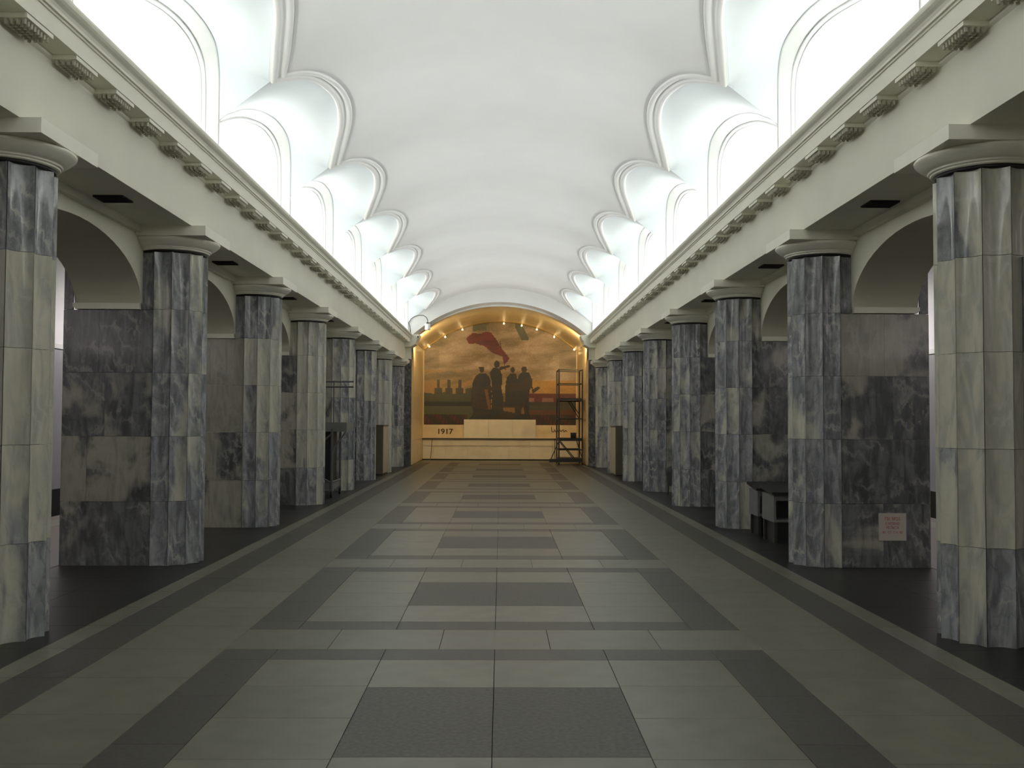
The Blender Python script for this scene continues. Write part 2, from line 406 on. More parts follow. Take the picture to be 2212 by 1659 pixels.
# ------------------------------------------------------------------ long walls with arched passages, marble-clad piers
PS = 0.335
PH = 0.30                                      # half thickness of a pier
X1, X2 = 3.945, 4.675
IMP = 2.875
def arch_z(y, yc):
    u = (y - yc) / (S / 2 - PH); return IMP + 0.63 * sq(max(-1, min(1, u)))
ROWS = [0, 0.70, 1.41, 2.11, 2.80]
TONE_P = {(-1, 1): [0.33, 0.55, 0.38, 0.28], (-1, 2): [0.58, 0.60, 0.70, 0.82], (-1, 3): [0.4, 0.6, 0.6, 0.5],
          (1, 1): [0.3, 0.30, 0.38, 0.66], (1, 2): [0.35, 0.5, 0.3, 0.3], (1, 0): [.3, .4, .4, .5]}
for s, nm in ((-1, 'wall_left'), (1, 'wall_right')):
    b = MB()
    for k in range(-5, 8):
        yc = YK(k) + S / 2; ya, yb = YK(k) + PH, YK(k + 1) - PH
        if k < 7:
            ang = us(24); pts = [(yc + u * (S / 2 - PH)) for u in ang]
            zs = [arch_z(y, yc) for y in pts]
            for x in (X1, X2):
                b.grid([[(s * x, y, z) for y, z in zip(pts, zs)], [(s * x, y, SOF) for y in pts]], False)
            b.grid([[(s * X1, y, z) for y, z in zip(pts, zs)], [(s * X2, y, z) for y, z in zip(pts, zs)]], True)
        b.box(s * X1, s * X2, YK(k) - PH, YK(k) + PH, IMP - 0.06, SOF)
        b.box(s * (X1 + 0.02), s * (X2 + 0.08), YK(k) - PS + 0.02, YK(k) + PS - 0.02, 0, 2.803)
    b.box(s * X1, s * X2, YSTART, 41.1, SOF, 4.50)
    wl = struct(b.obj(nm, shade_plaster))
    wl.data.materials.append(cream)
    for p in wl.data.polygons:                  # the hall face keeps the entablature cream, without the painted shade
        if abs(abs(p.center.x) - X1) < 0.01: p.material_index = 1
    for k in range(-1, 8):
        yk = YK(k)
        tone = TONE_P.get((s, k), [0.45, 0.45, 0.5, 0.5])
        for f in (-1, 1):
            yf = yk + f * (PS - 0.01)
            for r in range(4):
                z0, z1 = ROWS[r], ROWS[r + 1]
                xm = X1 + (0.36, 0.50, 0.42, 0.38)[r] + random.uniform(-0.06, 0.06)
                for x0, x1 in ((X1 - 0.155, xm), (xm, X2 + 0.10)):
                    if k >= 5 and x1 > xm: pass
                    q = MB().box(s * (x0 + 0.001), s * (x1 - 0.001), yf - 0.012, yf + 0.012, z0 + 0.0015, z1 - 0.0015)
                    q.obj('marble_slab', marP, wl, color=min(1, max(0, tone[r] + random.uniform(-0.12, 0.12))))
            q = MB().prism_y([(s * X1, 2.808), (s * (X2 - 0.04), 2.808), (s * X2, 2.835), (s * X2, IMP), (s * X1, IMP)], *sorted((yk + f * (PH - 0.03), yk + f * (PS + 0.022))))
            q.obj('impost', cream, wl)
            q = MB().box(s * (X2 + 0.002), s * (X2 + 0.10), yf - 0.012, yf + 0.012, 2.802, 3.5)
            q.obj('marble_slab', marP, wl, color=0.25)
        for r in range(4):
            z0, z1 = ROWS[r], ROWS[r + 1]
            MB().box(s * (X2 + 0.085), s * (X2 + 0.105), yk - PS + 0.004, yk + PS - 0.004, z0 + 0.0015, z1 - 0.0015).obj('marble_slab', marP, wl, color=random.uniform(0.4, 0.9))
            MB().box(s * (X1 - 0.003), s * (X1 + 0.015), yk - PH + 0.004, yk + PH - 0.004, z0 + 0.0015, z1 - 0.0015).obj('marble_slab', marP, wl, color=random.uniform(0.3, 0.6))
    # end pier beside the niche
    MB().box(s * 3.135, s * 4.6, 35.85, 36.25, 0, 3.76).obj('end_pier_core', joint, wl)
    for z0, z1 in zip([0, .70, 1.41, 2.11, 2.81], [.70, 1.41, 2.11, 2.81, 3.75]):
        MB().box(s * 3.12, s * 4.65, 35.825, 35.85, z0 + 0.002, z1 - 0.002).obj('marble_slab', marP, wl, color=0.35)
    MB().box(s * 3.12, s * 4.0, 35.825, 36.25, 3.76, 4.75).obj('end_block', cream, wl)

# ------------------------------------------------------------------ cornice return at the end of the hall
for s in (-1, 1):
    rp = [(3.12, 4.16), (3.06, 4.20), (2.95, 4.26), (2.93, 4.36), (2.87, 4.44), (2.83, 4.53), (2.82, 4.60), (3.45, 4.60), (3.45, 4.16)]
    struct(MB().prism_y([(s * x, z) for x, z in rp], 35.4, 36.2).obj('trim_%d' % (3 if s < 0 else 4), cream))

# ------------------------------------------------------------------ columns
CZ = [0, 0.70, 1.41, 2.11, 2.81, 3.445]
RA = 0.374
def flute_mesh(h):
    b = MB(); n = 10; a0, a1 = math.radians(0.35), math.radians(29.65)
    pa = Vector((RA * math.cos(a0), RA * math.sin(a0))); pb = Vector((RA * math.cos(a1), RA * math.sin(a1)))
    mid = (pa + pb) / 2; inn = -mid.normalized(); out = []
    for i in range(n + 1):
        t = i / n; p = pa + (pb - pa) * t
        e = min(1, min(t, 1 - t) / 0.08) if True else 1
        d = 0.042 * (1 - (2 * t - 1) ** 2) if 0 < i < n else 0
        p = p + inn * d; out.append(p)
    z0, z1 = 0.0015, h - 0.0015
    b.grid([[(p.x, p.y, z0) for p in out], [(p.x, p.y, z1) for p in out]], True)
    ia, ib = pa * 0.84, pb * 0.84
    for z in (z0, z1): b.poly([(p.x, p.y, z) for p in out] + [(ib.x, ib.y, z), (ia.x, ia.y, z)])
    for p, q in ((out[0], ia), (out[-1], ib)): b.poly([(p.x, p.y, z0), (p.x, p.y, z1), (q.x, q.y, z1), (q.x, q.y, z0)])
    return b.mesh('flute_panel', marG)
fm = [flute_mesh(CZ[i + 1] - CZ[i]) for i in range(5)]
def drum_mesh(h):
    b = MB(); ring = []
    for f in range(12):
        for i in range(6):
            t = i / 6; a0, a1 = f * PI / 6, (f + 1) * PI / 6
            pa = Vector((RA * math.cos(a0), RA * math.sin(a0))); pb = Vector((RA * math.cos(a1), RA * math.sin(a1)))
            p = pa + (pb - pa) * t - ((pa + pb) / 2).normalized() * 0.042 * (1 - (2 * t - 1) ** 2) * (i > 0); ring.append(p)
    b.grid([[(p.x, p.y, 0.002) for p in ring], [(p.x, p.y, h - 0.002) for p in ring]], True, True)
    b.poly([(p.x, p.y, 0.002) for p in ring]); b.poly([(p.x, p.y, h - 0.002) for p in ring][::-1])
    return b.mesh('drum', marG)
dm = [drum_mesh(CZ[i + 1] - CZ[i]) for i in range(5)]
core_me = MB().lathe([(0.0, 0.0), (0.285, 0.0), (0.285, 3.5), (0, 3.5)], 24).mesh('shaft_core', joint)
cap = MB().lathe([(0.30, 3.470), (0.372, 3.470), (0.385, 3.474), (0.392, 3.482), (0.388, 3.488), (0.400, 3.490), (0.408, 3.498), (0.404, 3.505), (0.418, 3.508), (0.448, 3.527), (0.482, 3.552), (0.503, 3.573), (0.508, 3.588), (0.498, 3.600), (0.440, 3.603), (0.3, 3.603)], 64)
neck = MB().lathe([(0.28, 3.447), (0.358, 3.447), (0.362, 3.460), (0.358, 3.471), (0.28, 3.471)], 40)  # black ring paints in the shade of the recess below the capital
cap_me, neck_me = cap.mesh('echinus', capm), neck.mesh('neck_shade', blackm)
TL = {0: [.30, .52, .98, 1.0, .22], 1: [.30, .34, .40, .52, .34], 2: [.46, .52, .62, .84, .42], 3: [.45, .70, .95, .97, .62], 4: [.55, .35, .45, .72, .60], 5: [.4, .42, .4, .5, .45], 6: [.7, .75, .85, .8, .6], 7: [.4] * 5}
TR = {0: [.45, .55, .86, .95, .55], 1: [.42, .42, .48, .40, .30], 2: [.40, .38, .42, .45, .40], 3: [.45, .42, .5, .5, .45], 4: [.35, .38, .45, .5, .4], 5: [1.0, 1.0, .98, .6, .4], 6: [.6, .6, .6, .6, .5], 7: [.5] * 5}
ORD = ['nearest', 'second', 'third', 'fourth', 'fifth', 'sixth', 'seventh', 'last']
LOOK = {(-1, 0): 'nearest column of the left row, cream in its middle courses', (-1, 1): 'second column of the left row, blue-grey streaked marble with dark pier behind',
        (-1, 2): 'third column of the left row, beside the white and grey patterned pier', (-1, 3): 'fourth column of the left row, pale cream, just before the scaffold trolley',
        (-1, 4): 'fifth column of the left row, just behind the scaffold trolley', (-1, 5): 'sixth column of the left row, grey, in front of the beige cabinet',
        (-1, 6): 'seventh column of the left row, just behind the beige cabinet', (-1, 7): 'last column of the left row, beside the mosaic niche',
        (1, 0): 'nearest column of the right row, pinkish cream and grey with rusty joints', (1, 1): 'second column of the right row, swirled grey marble beside the sign',
        (1, 2): 'third column of the right row, just behind the grey bench units', (1, 3): 'fourth column of the right row, plain grey, in front of the small bin',
        (1, 4): 'fifth column of the right row, grey, just behind the small bin', (1, 5): 'sixth column of the right row, with one pale cream flute down its length',
        (1, 6): 'seventh column of the right row, just behind the right cabinet', (1, 7): 'last column of the right row, beside the rolling scaffold'}
for s in (-1, 1):
    for k in range(0, 8):
        co = empty('fluted_column', (s * COLX, YK(k), 0))
        tag(co, LOOK[(s, k)], 'column', 'fluted marble columns along the hall')
        tones = (TL if s < 0 else TR)[k]
        link('shaft_core', core_me, None, co)
        if k <= 5:
            for f in range(12):
                if s * math.cos(math.radians(f * 30 + 15)) > 0.9 and math.sin(math.radians(f * 30 + 15)) > 0: pass
                ft = random.uniform(-0.09, 0.09)
                for c in range(5):
                    t = tones[c] + ft + random.uniform(-0.07, 0.07)
                    if (s, k) == (1, 5): t = tones[c] if f in (7,) else 0.4 + ft
                    link('flute_panel', fm[c], None, co, (0, 0, CZ[c]), math.radians(f * 30 + (0 if k == 0 else 15)), color=max(0, min(1, t)))
        else:
            for c in range(5): link('drum', dm[c], None, co, (0, 0, CZ[c]), 0, color=tones[c])
        link('neck_shade', neck_me, None, co); link('echinus', cap_me, None, co)
        ab = MB().box(-s * 0.5, s * (3.945 - COLX), -0.5, 0.5, 3.602, SOF).obj('abacus', capm, co)

# ------------------------------------------------------------------ end of the hall: arch, niche, mosaic wall
YW = 41.1
def zin(x, c=5.741, r=4.6): return c - r + math.sqrt(max(0, r * r - x * x))
b = MB(); xs = [i / 20 * 3.45 for i in range(-20, 21)]
b.grid([[(x, YEND, zin(x)) for x in xs], [(x, YEND, barrel(x) + 0.35 + 0.12 * abs(x)) for x in xs]], False)
b.grid([[(x, YEND, zin(x)) for x in xs], [(x, 35.95, zin(x) - 0.02) for x in xs]], True)
wb = empty('wall_end'); struct(wb)
b.obj('transverse_arch', plaster, wb)
rows = []
for t in [j / 6 for j in range(7)]:
    rows.append([(x, 35.95 + (YW - 35.95) * t, zin(x, 5.65 - 0.04 * t, 4.72)) for x in [i / 20 * 3.2 for i in range(-20, 21)]])
MB().grid(rows).obj('niche_soffit', gold, wb)
MB().grid([[(x, 35.96, zin(x) + 0.25) for x in xs], [(x, 35.96, zin(x, 5.65, 4.72)) for x in xs]], False).obj('niche_front_fillet', plaster, wb)
MB().box(-3.3, 3.3, YW + 0.03, YW + 0.2, 0, 6).obj('back_wall', gold, wb)
for s in (-1, 1):
    MB().box(s * 3.15, s * 3.4, 36.25, YW + 0.03, 0, 4.9).obj('side_wall', gold, wb)
    for y0, y1 in split(35.83, YW, 4):
        for z0, z1 in ((0.03, 0.88), (0.88, 1.65), (1.65, 2.6), (2.6, 3.55), (3.55, 4.62)):
            MB().box(s * 3.12, s * 3.15, y0 + 0.002, y1 - 0.002, z0 + 0.002, z1 - 0.002).obj('side_slab', gold, wb)
for x0, x1 in zip([-3.11, -2.2, -1.3, -0.42, 0.36, 1.2, 2.1], [-2.2, -1.3, -0.42, 0.36, 1.2, 2.1, 3.11]):
    MB().box(x0 + 0.003, x1 - 0.003, YW - 0.03, YW + 0.03, 0.05, 0.855).obj('dado_slab', goldpale, wb)
MB().box(-3.115, 3.115, YW - 0.05, YW + 0.03, 0.0, 0.05).obj('skirting', joint, wb)
for x0, x1 in ((-3.11, -1.46), (1.45, 3.11)):
    MB().box(x0, x1, YW - 0.01, YW + 0.03, 0.91, 1.424).obj('band_slab', gold, wb)
for x0, x1 in ((-1.455, -0.47), (-0.47, 0.50), (0.50, 1.445)):
    MB().box(x0 + 0.002, x1 - 0.002, YW - 0.10, YW + 0.03, 0.905, 1.643).obj('plinth_slab', goldpale, wb)
MB().box(-3.115, 3.115, YW - 0.12, YW + 0.03, 0.86, 0.905).obj('ledge', goldpale, wb)

# mosaic: tesserae in a flat arched panel, each with its own stone colour
def inside(p, poly):
    x, y = p; c = False; n = len(poly)
    for i in range(n):
        xa, ya = poly[i]; xb, yb = poly[(i + 1) % n]
        if (ya > y) != (yb > y) and x < (xb - xa) * (y - ya) / (yb - ya) + xa: c = not c
    return c
from mathutils import noise as mn
def noise(x, y):
    return 1.5 * mn.fractal(Vector((x * 0.016 + 0.4 * mn.noise(Vector((x * 0.02, y * 0.03, 5))), y * 0.048 + x * 0.004, 1.3)), 0.9, 2.1, 5)
banner = [(1006, 732), (1020, 719), (1037, 721), (1051, 716), (1061, 719), (1072, 734), (1082, 751), (1091, 762), (1100, 774), (1096, 781), (1089, 788), (1085, 770), (1065, 763), (1046, 748), (1027, 742), (1013, 743)]
people = [[(1024, 906), (1018, 862), (1020, 828), (1028, 812), (1036, 806), (1048, 806), (1056, 815), (1062, 840), (1060, 906)],
          [(1062, 906), (1062, 830), (1056, 806), (1066, 794), (1080, 796), (1084, 812), (1084, 845), (1090, 906)],
          [(1088, 880), (1094, 815), (1102, 806), (1112, 806), (1118, 822), (1114, 880)],
          [(1112, 906), (1116, 840), (1118, 812), (1126, 804), (1142, 804), (1150, 820), (1152, 842), (1146, 838), (1142, 850), (1143, 906), (1134, 906), (1131, 862), (1124, 906)],
          [(1078, 793), (1101, 788), (1102, 792), (1080, 800)], [(1012, 906), (1040, 880), (1144, 896), (1150, 906)], [(1148, 842), (1164, 834), (1168, 838), (1150, 850)]]
heads = [(1041, 799, 5, 6), (1073, 787, 6, 8), (1107, 799, 5, 6), (1132, 798, 6, 7)]
def mosaic_colour(X, z):
    x = 1080.3 + X * 53.3; y = 917.7 - (z - 1.424) * 53.3; n = noise(x, y)
    if inside((x, y), banner): return (0.25, 0.060, 0.045) if n > -0.1 else (0.18, 0.055, 0.05)
    if abs(x - (1079 + (y - 736) * 0.2)) < 0.9 and 736 < y < 800: return (0.12, 0.08, 0.05)
    for hx, hy, rx, ry in heads:
        if ((x - hx) / rx) ** 2 + ((y - hy) / ry) ** 2 < 1: return (0.08, 0.06, 0.035)
    if abs(y - 795) < 1.5 and 1034 < x < 1046: return (0.08, 0.06, 0.035)
    for p in people:
        if inside((x + 1.5 * n, y), p):
            if 1046 < x < 1060 and 842 < y < 884 and abs(x - 1050 - (y - 842) * 0.2) < 3.5: return (0.28, 0.13, 0.04)
            return (0.085, 0.062, 0.035) if n > 0 else (0.06, 0.055, 0.04)
    if 1070 < x < 1135 and 850 < y < 900:
        if 1086 < x < 1102 and y < 868: return (0.30, 0.20, 0.05)
        if y > 880: return (0.38, 0.20, 0.06)
        return (0.14, 0.055, 0.03)
    if y > 895 and (x < 1010 or x > 1146):
        return (0.17, 0.05, 0.03) if math.sin(x * 0.5) * math.sin(x * 0.31 + y * 0.2) > 0.25 else (0.075, 0.055, 0.035)
    if x < 1030:
        for tx, wd in ((947, 3.0), (970, 3.0), (993, 3.5)):
            if abs(x - tx) < wd and 820 < y < 852: return (0.10, 0.085, 0.05)
            if abs(x - tx) < wd + 5 and 838 < y < 852: return (0.105, 0.095, 0.05)
        top = 851 - 4 * (abs(noise(x * 2, 3)) ) - (10 if x > 1005 else 0)
        if y > top:
            if y < 867: return (0.12, 0.115, 0.055)
            if y < 877: return (0.045, 0.045, 0.03)
            return (0.14, 0.145, 0.065)
    elif x > 1140:
        if 850 < y < 860: return (0.20, 0.045, 0.035)
        if 860 < y < 868: return (0.42, 0.20, 0.13) if math.sin(x * 0.15) > -0.3 else (0.20, 0.05, 0.05)
        if 868 < y < 876: return (0.10, 0.085, 0.05)
        if y >= 876: return (0.12, 0.115, 0.055) if y < 886 else (0.20, 0.075, 0.035)
    # sky
    if y < 735:
        if 1020 < x < 1050 and y < 716 + 3 * n: return (0.20, 0.20, 0.14)
        if 1112 < x < 1142 and abs(x - 1118 - (y - 700) * 0.5) < 9: return (0.15, 0.16, 0.12)
        if 1056 < x < 1098 and y < 714: return (0.36, 0.27, 0.19)
    if x > 1140 and 822 < y < 851 + 2 * n: return (0.70 * (1 + .2 * n), 0.36 * (1 + .2 * n), 0.08)
    if x < 1030 and 800 < y < 852 and n > -0.05: return (0.62, 0.34, 0.11)
    t = (y - 695) / 160
    a = (0.50, 0.40, 0.31); bcol = (0.52, 0.36, 0.20); c2 = (0.66, 0.40, 0.12)
    col = [a[i] + (bcol[i] - a[i]) * min(1, t * 1.6) for i in range(3)]
    if t > 0.7: col = [col[i] + (c2[i] - col[i]) * min(1, (t - 0.7) * 2.8) for i in range(3)]
    f = 1 + 0.34 * n
    h = max(0, min(1, (n - 0.1) * 1.6)) * (1 if 740 < y < 845 else 0.35)
    col = [col[i] * (1 - h * 0.5) + (0.60, 0.47, 0.37)[i] * h * 0.5 for i in range(3)]
    if n < -0.2: f *= 0.88; col[2] *= 0.85
    if abs(x - 1078) > 130 and 755 < y < 800: f *= 0.8
    return tuple(v * f for v in col)
cell = 0.026
nx, nz = int(6.14 / cell), int((5.66 - 1.427) / cell)
v, f, cols = [], [], []
idx = {}
def vid(i, j):
    if (i, j) not in idx: idx[(i, j)] = len(v); v.append((-3.07 + i * 6.14 / nx, 0, 1.427 + j * cell))
    return idx[(i, j)]
for j in range(nz):
    z = 1.427 + (j + 0.5) * cell
    for i in range(nx):
        x = -3.07 + (i + 0.5) * 6.14 / nx
        if z > zin(x, 5.61, 4.72) + 0.02: continue
        if -1.44 < x < 1.43 and z < 1.62: continue
        f.append((vid(i, j), vid(i + 1, j), vid(i + 1, j + 1), vid(i, j + 1)))
        c = mosaic_colour(x, z); r = random.uniform(0.86, 1.14); r *= 0.60; cols.append((c[0] * r, c[1] * r, c[2] * r, 1))
me = bpy.data.meshes.new('mosaic_panel'); me.from_pydata(v, [], f); me.update()
ca = me.color_attributes.new('stone', 'FLOAT_COLOR', 'CORNER')
flat = []
for c in cols: flat += list(c) * 4
ca.data.foreach_set('color', flat)
mm = bpy.data.materials.new('mosaic_tesserae'); mm.use_nodes = True
at = mm.node_tree.nodes.new('ShaderNodeAttribute'); at.attribute_name = 'stone'
mm.node_tree.links.new(at.outputs['Color'], mm.node_tree.nodes['Principled BSDF'].inputs['Base Color'])
mm.node_tree.nodes['Principled BSDF'].inputs['Roughness'].default_value = 0.45
mos = empty('mosaic', (0, YW, 1.427))
tag(mos, 'arched mosaic of a red banner and dark figures against an orange sky', 'mosaic')
link('mosaic_panel', me, mm, mos, (0, 0, -1.427))
# frame strip under the soffit arch
b = MB(); a = [i / 30 * 3.09 for i in range(-30, 31)]
b.grid([[(x, -0.02, zin(x, 5.61, 4.72) - 1.427 - 0.03) for x in a], [(x, -0.05, zin(x, 5.61, 4.72) - 1.427 - 0.015) for x in a], [(x, -0.05, zin(x, 5.61, 4.72) - 1.427 + 0.01) for x in a]], False)
b.obj('arched_frame', mat('gilt_strip', (0.45, 0.30, 0.08), 0.3, metal=0.6), mos)

def text(name, s, size, m, parent, loc, rot, align='CENTER', ext=0.002, off=0.0):
    cu = bpy.data.curves.new(name, 'FONT'); cu.body = s; cu.size = size; cu.extrude = ext; cu.offset = off; cu.align_x = align
    tmp = bpy.data.objects.new(name, cu); C.objects.link(tmp)
    dg = bpy.context.evaluated_depsgraph_get(); mesh = bpy.data.meshes.new_from_object(tmp.evaluated_get(dg))
    bpy.data.objects.remove(tmp); mesh.materials.clear(); mesh.materials.append(m)
    o = link(name, mesh, None, parent, loc); o.rotation_euler = rot
    return o
t = text('inscription', '1917', 0.29, ink, wb, (-2.22, YW - 0.012, 1.06), (PI / 2, 0, 0), ext=0.004, off=0.006)
t.scale = (1.12, 1, 1)
b = MB()
sig = [(1.97, 1.34), (1.99, 1.14), (2.07, 1.13), (2.10, 1.22), (2.15, 1.13), (2.2, 1.22), (2.25, 1.13), (2.32, 1.21), (2.36, 1.14), (2.44, 1.23), (2.48, 1.13), (2.55, 1.20), (2.6, 1.14)]
for p, q in zip(sig, sig[1:]): b.tube((p[0] + 0.11, YW - 0.014, p[1] + 0.02), (q[0] + 0.11, YW - 0.014, q[1] + 0.02), 0.013, 6)
b.obj('signature', ink, wb)

# warm bulbs along the arch above the mosaic
WARM = 0.9
for s_ in (-1, 1):
    area('niche_fill', (s_ * 2.93, 36.5, 4.32), (math.radians(97), 0, s_ * math.radians(22)), 0.25, 0.35, 62.0, (1.0, 0.75, 0.37))  # unseen warm fill lights, added to brighten the mosaic and soffit
for i, x in enumerate((-2.86, -2.22, -1.53, 0.14, 0.86, 1.47, 2.17, 2.98)):
    z = zin(x, 5.615, 4.72) - 0.10
    if i in (0, 7): z += 0.02
    bl = empty('spotlight', (x, YW - 0.22, z))
    side = ['at the left springing', 'second from the left', 'third from the left', 'at the crown', 'just right of the crown', 'third from the right', 'second from the right', 'at the right springing'][i]
    tag(bl, 'small warm bulb under the mosaic arch, ' + side, 'lamp', 'bulbs along the mosaic arch')
    MB().lathe([(0.0, -0.035), (0.024, -0.028), (0.034, -0.005), (0.028, 0.02), (0.014, 0.034)], 14).obj('bulb', bulbm, bl)
    MB().lathe([(0.018, 0.03), (0.022, 0.055), (0.022, 0.10), (0.0, 0.10)], 12).obj('socket', whitep, bl)
    l = bpy.data.lights.new('bulb_light', 'POINT'); l.energy = WARM; l.color = (1.0, 0.68, 0.28); l.shadow_soft_size = 0.05
    lo = bpy.data.objects.new('bulb_light', l); C.objects.link(lo); lo.parent = bl; lo.location = (0, -0.28, -0.16)

# dark rail in front of the mosaic wall, leaning rod at its left end
rr = empty('barrier_rail', (0, YW - 0.4, 0)); tag(rr, 'thin dark rail running along the foot of the mosaic wall', 'rail')
MB().tube((-3.1, 0, 0.875), (2.3, 0, 0.875), 0.02).obj('rail', steelD, rr)
for x in (-2.7, 0.2, 2.2): MB().tube((x - (0.07 if x < -2 else 0), 0, 0), (x, 0, 0.875), 0.012).obj('post', steelD if x > 2 else brown, rr)
if True:
    for o in list(rr.children):
        if o.name.startswith('post') and abs(o.data.vertices[0].co.x - 0.2) < 0.1: bpy.data.objects.remove(o)

# ------------------------------------------------------------------ rolling scaffold at the right of the mosaic
def scaffold(name, label, x0, x1, y0, y1, top, rails, decks, m, md, cat='scaffold'):
    t = empty(name, ((x0 + x1) / 2, (y0 + y1) / 2, 0)); tag(t, label, cat)
    cx, cy = (x0 + x1) / 2, (y0 + y1) / 2
    def L(p): return (p[0] - cx, p[1] - cy, p[2])
    for x in (x0, x1):
        for y in (y0, y1):
            MB().tube(L((x, y, 0.14)), L((x, y, top)), 0.026).obj('post', m, t)
            w_ = MB().tube(L((x - 0.02, y, 0.07)), L((x + 0.02, y, 0.07)), 0.07, 14).obj('caster', blackm, t)
            MB().box(x - 0.03 - cx, x + 0.03 - cx, y - 0.03 - cy, y + 0.03 - cy, 0.10, 0.16).obj('caster_fork', m, t)
    for z in rails:
        for y in (y0, y1): MB().tube(L((x0, y, z)), L((x1, y, z)), 0.02).obj('rail', m, t)
        for x in (x0, x1): MB().tube(L((x, y0, z)), L((x, y1, z)), 0.02).obj('rail', m, t)
    for z, h in decks: MB().box(x0 - cx, x1 - cx, y0 - cy, y1 - cy, z - h, z).obj('deck', md, t)
    return t, L
t, L = scaffold('rolling_scaffold', 'tall dark rolling scaffold tower standing right of the mosaic', 2.15, 3.0, 37.0, 38.4, 3.49, (3.47, 2.96, 2.34, 1.68, 0.55), ((2.43, 0.07), (0.97, 0.10), (0.24, 0.09)), steelD, steelD)
for a_, b_ in (((2.15, 37.0, 0.87), (2.66, 37.0, 0.24)), ((2.20, 37.0, 0.87), (2.72, 37.0, 0.24)), ((2.56, 38.4, 2.36), (3.0, 38.4, 1.68)), ((2.64, 38.4, 2.36), (3.0, 38.4, 1.85)), ((2.80, 37.0, 0.87), (3.0, 37.0, 0.24)), ((2.15, 37.0, 0.87), (1.85, 37.0, 0.18))):
    MB().tube(L(a_), L(b_), 0.016).obj('brace', steelD, t)
MB().box(*[v - 2.575 for v in (1.80, 3.02)], -0.74, -0.66, 0.10, 0.22).obj('base_beam', steelD, t)
hb = empty('tool_box', (2.70, 37.3, 0.971)); tag(hb, 'small black box resting on the lower deck of the scaffold', 'box')
MB().box(-0.10, 0.10, -0.08, 0.08, 0, 0.16).obj('box_body', blackm, hb); MB().box(-0.104, 0.104, -0.084, 0.084, 0.16, 0.20).obj('lid', blackm, hb)

# scaffold trolley in the fourth passage on the left
t, L = scaffold('scaffold_trolley', 'scaffold trolley with grey board standing between fourth and fifth left columns', -4.35, -3.44, 21.0, 22.1, 1.42, (0.32,), ((0.30, 0.12),), steel, board, 'trolley')
MB().box(*[v - (-3.895) for v in (-4.45, -3.14)], -0.55, 0.45, 1.36, 1.55).obj('top_board', board, t)
MB().box(*[v - (-3.895) for v in (-4.30, -3.50)], -0.35, 0.45, 0.32, 1.35).obj('cover', blackm, t)
for a_, b_ in (((-3.44, 21.0, 0.95), (-3.16, 21.0, 1.36)), ((-3.9, 21.0, 0.9), (-3.46, 21.0, 1.30)), ((-4.0, 21.0, 0.62), (-3.44, 21.0, 0.30))):
    MB().tube(L(a_), L(b_), 0.018).obj('brace', steel, t)
for z in (2.40, 2.29):
    MB().tube(L((-4.4, 21.3, z)), L((-3.05, 21.3, z)), 0.017).obj('guard_rail', steel, t)
for x in (-3.46, -4.33): MB().tube(L((x, 21.3, 1.5)), L((x, 21.3, 2.42)), 0.014).obj('guard_post', steel, t)

# beige cabinets before the seventh columns
for s, lab in ((-1, 'beige metal cabinet with shade painted on its front, standing before the seventh left column'), (1, 'beige metal cabinet with shade painted on its front, standing before the seventh right column')):
    t = empty('metal_cabinet', (s * 3.535, 30.25, 0)); tag(t, lab, 'cabinet', 'metal cabinets near the mosaic')
    MB().box(-0.15, 0.15, -0.65, 0.65, 0.04, 1.43).obj('body', brown, t)  # dark front, pale hall side: fall of light put into the colours
    MB().box(s * -0.165, s * -0.15, -0.63, 0.63, 0.06, 1.41).obj('side_panel', beige, t)
    MB().box(-0.17, 0.17, -0.67, 0.67, 1.43, 1.46).obj('top_plate', brown, t)
    MB().box(-0.13, 0.13, -0.62, 0.62, 0.0, 0.04).obj('plinth', blackm, t)
    MB().box(-0.11, 0.11, -0.662, -0.65, 0.15, 1.25).obj('door', brown, t)

# grey bench units between the second and third right columns
t = empty('bench_unit', (3.96, 14.0, 0)); tag(t, 'low dark bench of two grey boxes behind second right column', 'bench')
for y0, y1 in ((-0.62, -0.02), (0.22, 0.70)):
    b = MB(); b.box(-0.33, -0.30, y0, y1, 0.28, 0.64); b.box(0.30, 0.33, y0, y1, 0.28, 0.64); b.box(-0.30, 0.30, y0, y1, 0.28, 0.31); b.box(-0.30, 0.30, y1 - 0.03, y1, 0.31, 0.64); b.box(-0.30, 0.30, y0, y0 + 0.03, 0.56, 0.64)
    b.obj('box_unit', board, t)
    MB().box(-0.29, 0.29, y0 + 0.05, y1 - 0.05, 0.0, 0.28).obj('base', blackm, t)
    MB().poly([(-0.36, y0 - 0.04, 0.70), (0.36, y0 - 0.04, 0.70), (0.36, y1 + 0.03, 0.78), (-0.36, y1 + 0.03, 0.78)])
    q = MB(); q.v = [(-0.36, y0 - 0.04, 0.64), (0.36, y0 - 0.04, 0.64), (0.36, y1 + 0.03, 0.70), (-0.36, y1 + 0.03, 0.70), (-0.36, y0 - 0.04, 0.675), (0.36, y0 - 0.04, 0.675), (0.36, y1 + 0.03, 0.735), (-0.36, y1 + 0.03, 0.735)]
    q.f = [(0, 3, 2, 1), (4, 5, 6, 7), (0, 1, 5, 4), (1, 2, 6, 5), (2, 3, 7, 6), (3, 0, 4, 7)]; q.sm = [False] * 6
    q.obj('sloping_lid', blackm, t)
    for x in (-0.30, 0.30):
        for y in (y0 + 0.04, y1 - 0.04): MB().box(x - 0.02, x + 0.02, y - 0.02, y + 0.02, 0, 0.28).obj('leg', steelD, t)

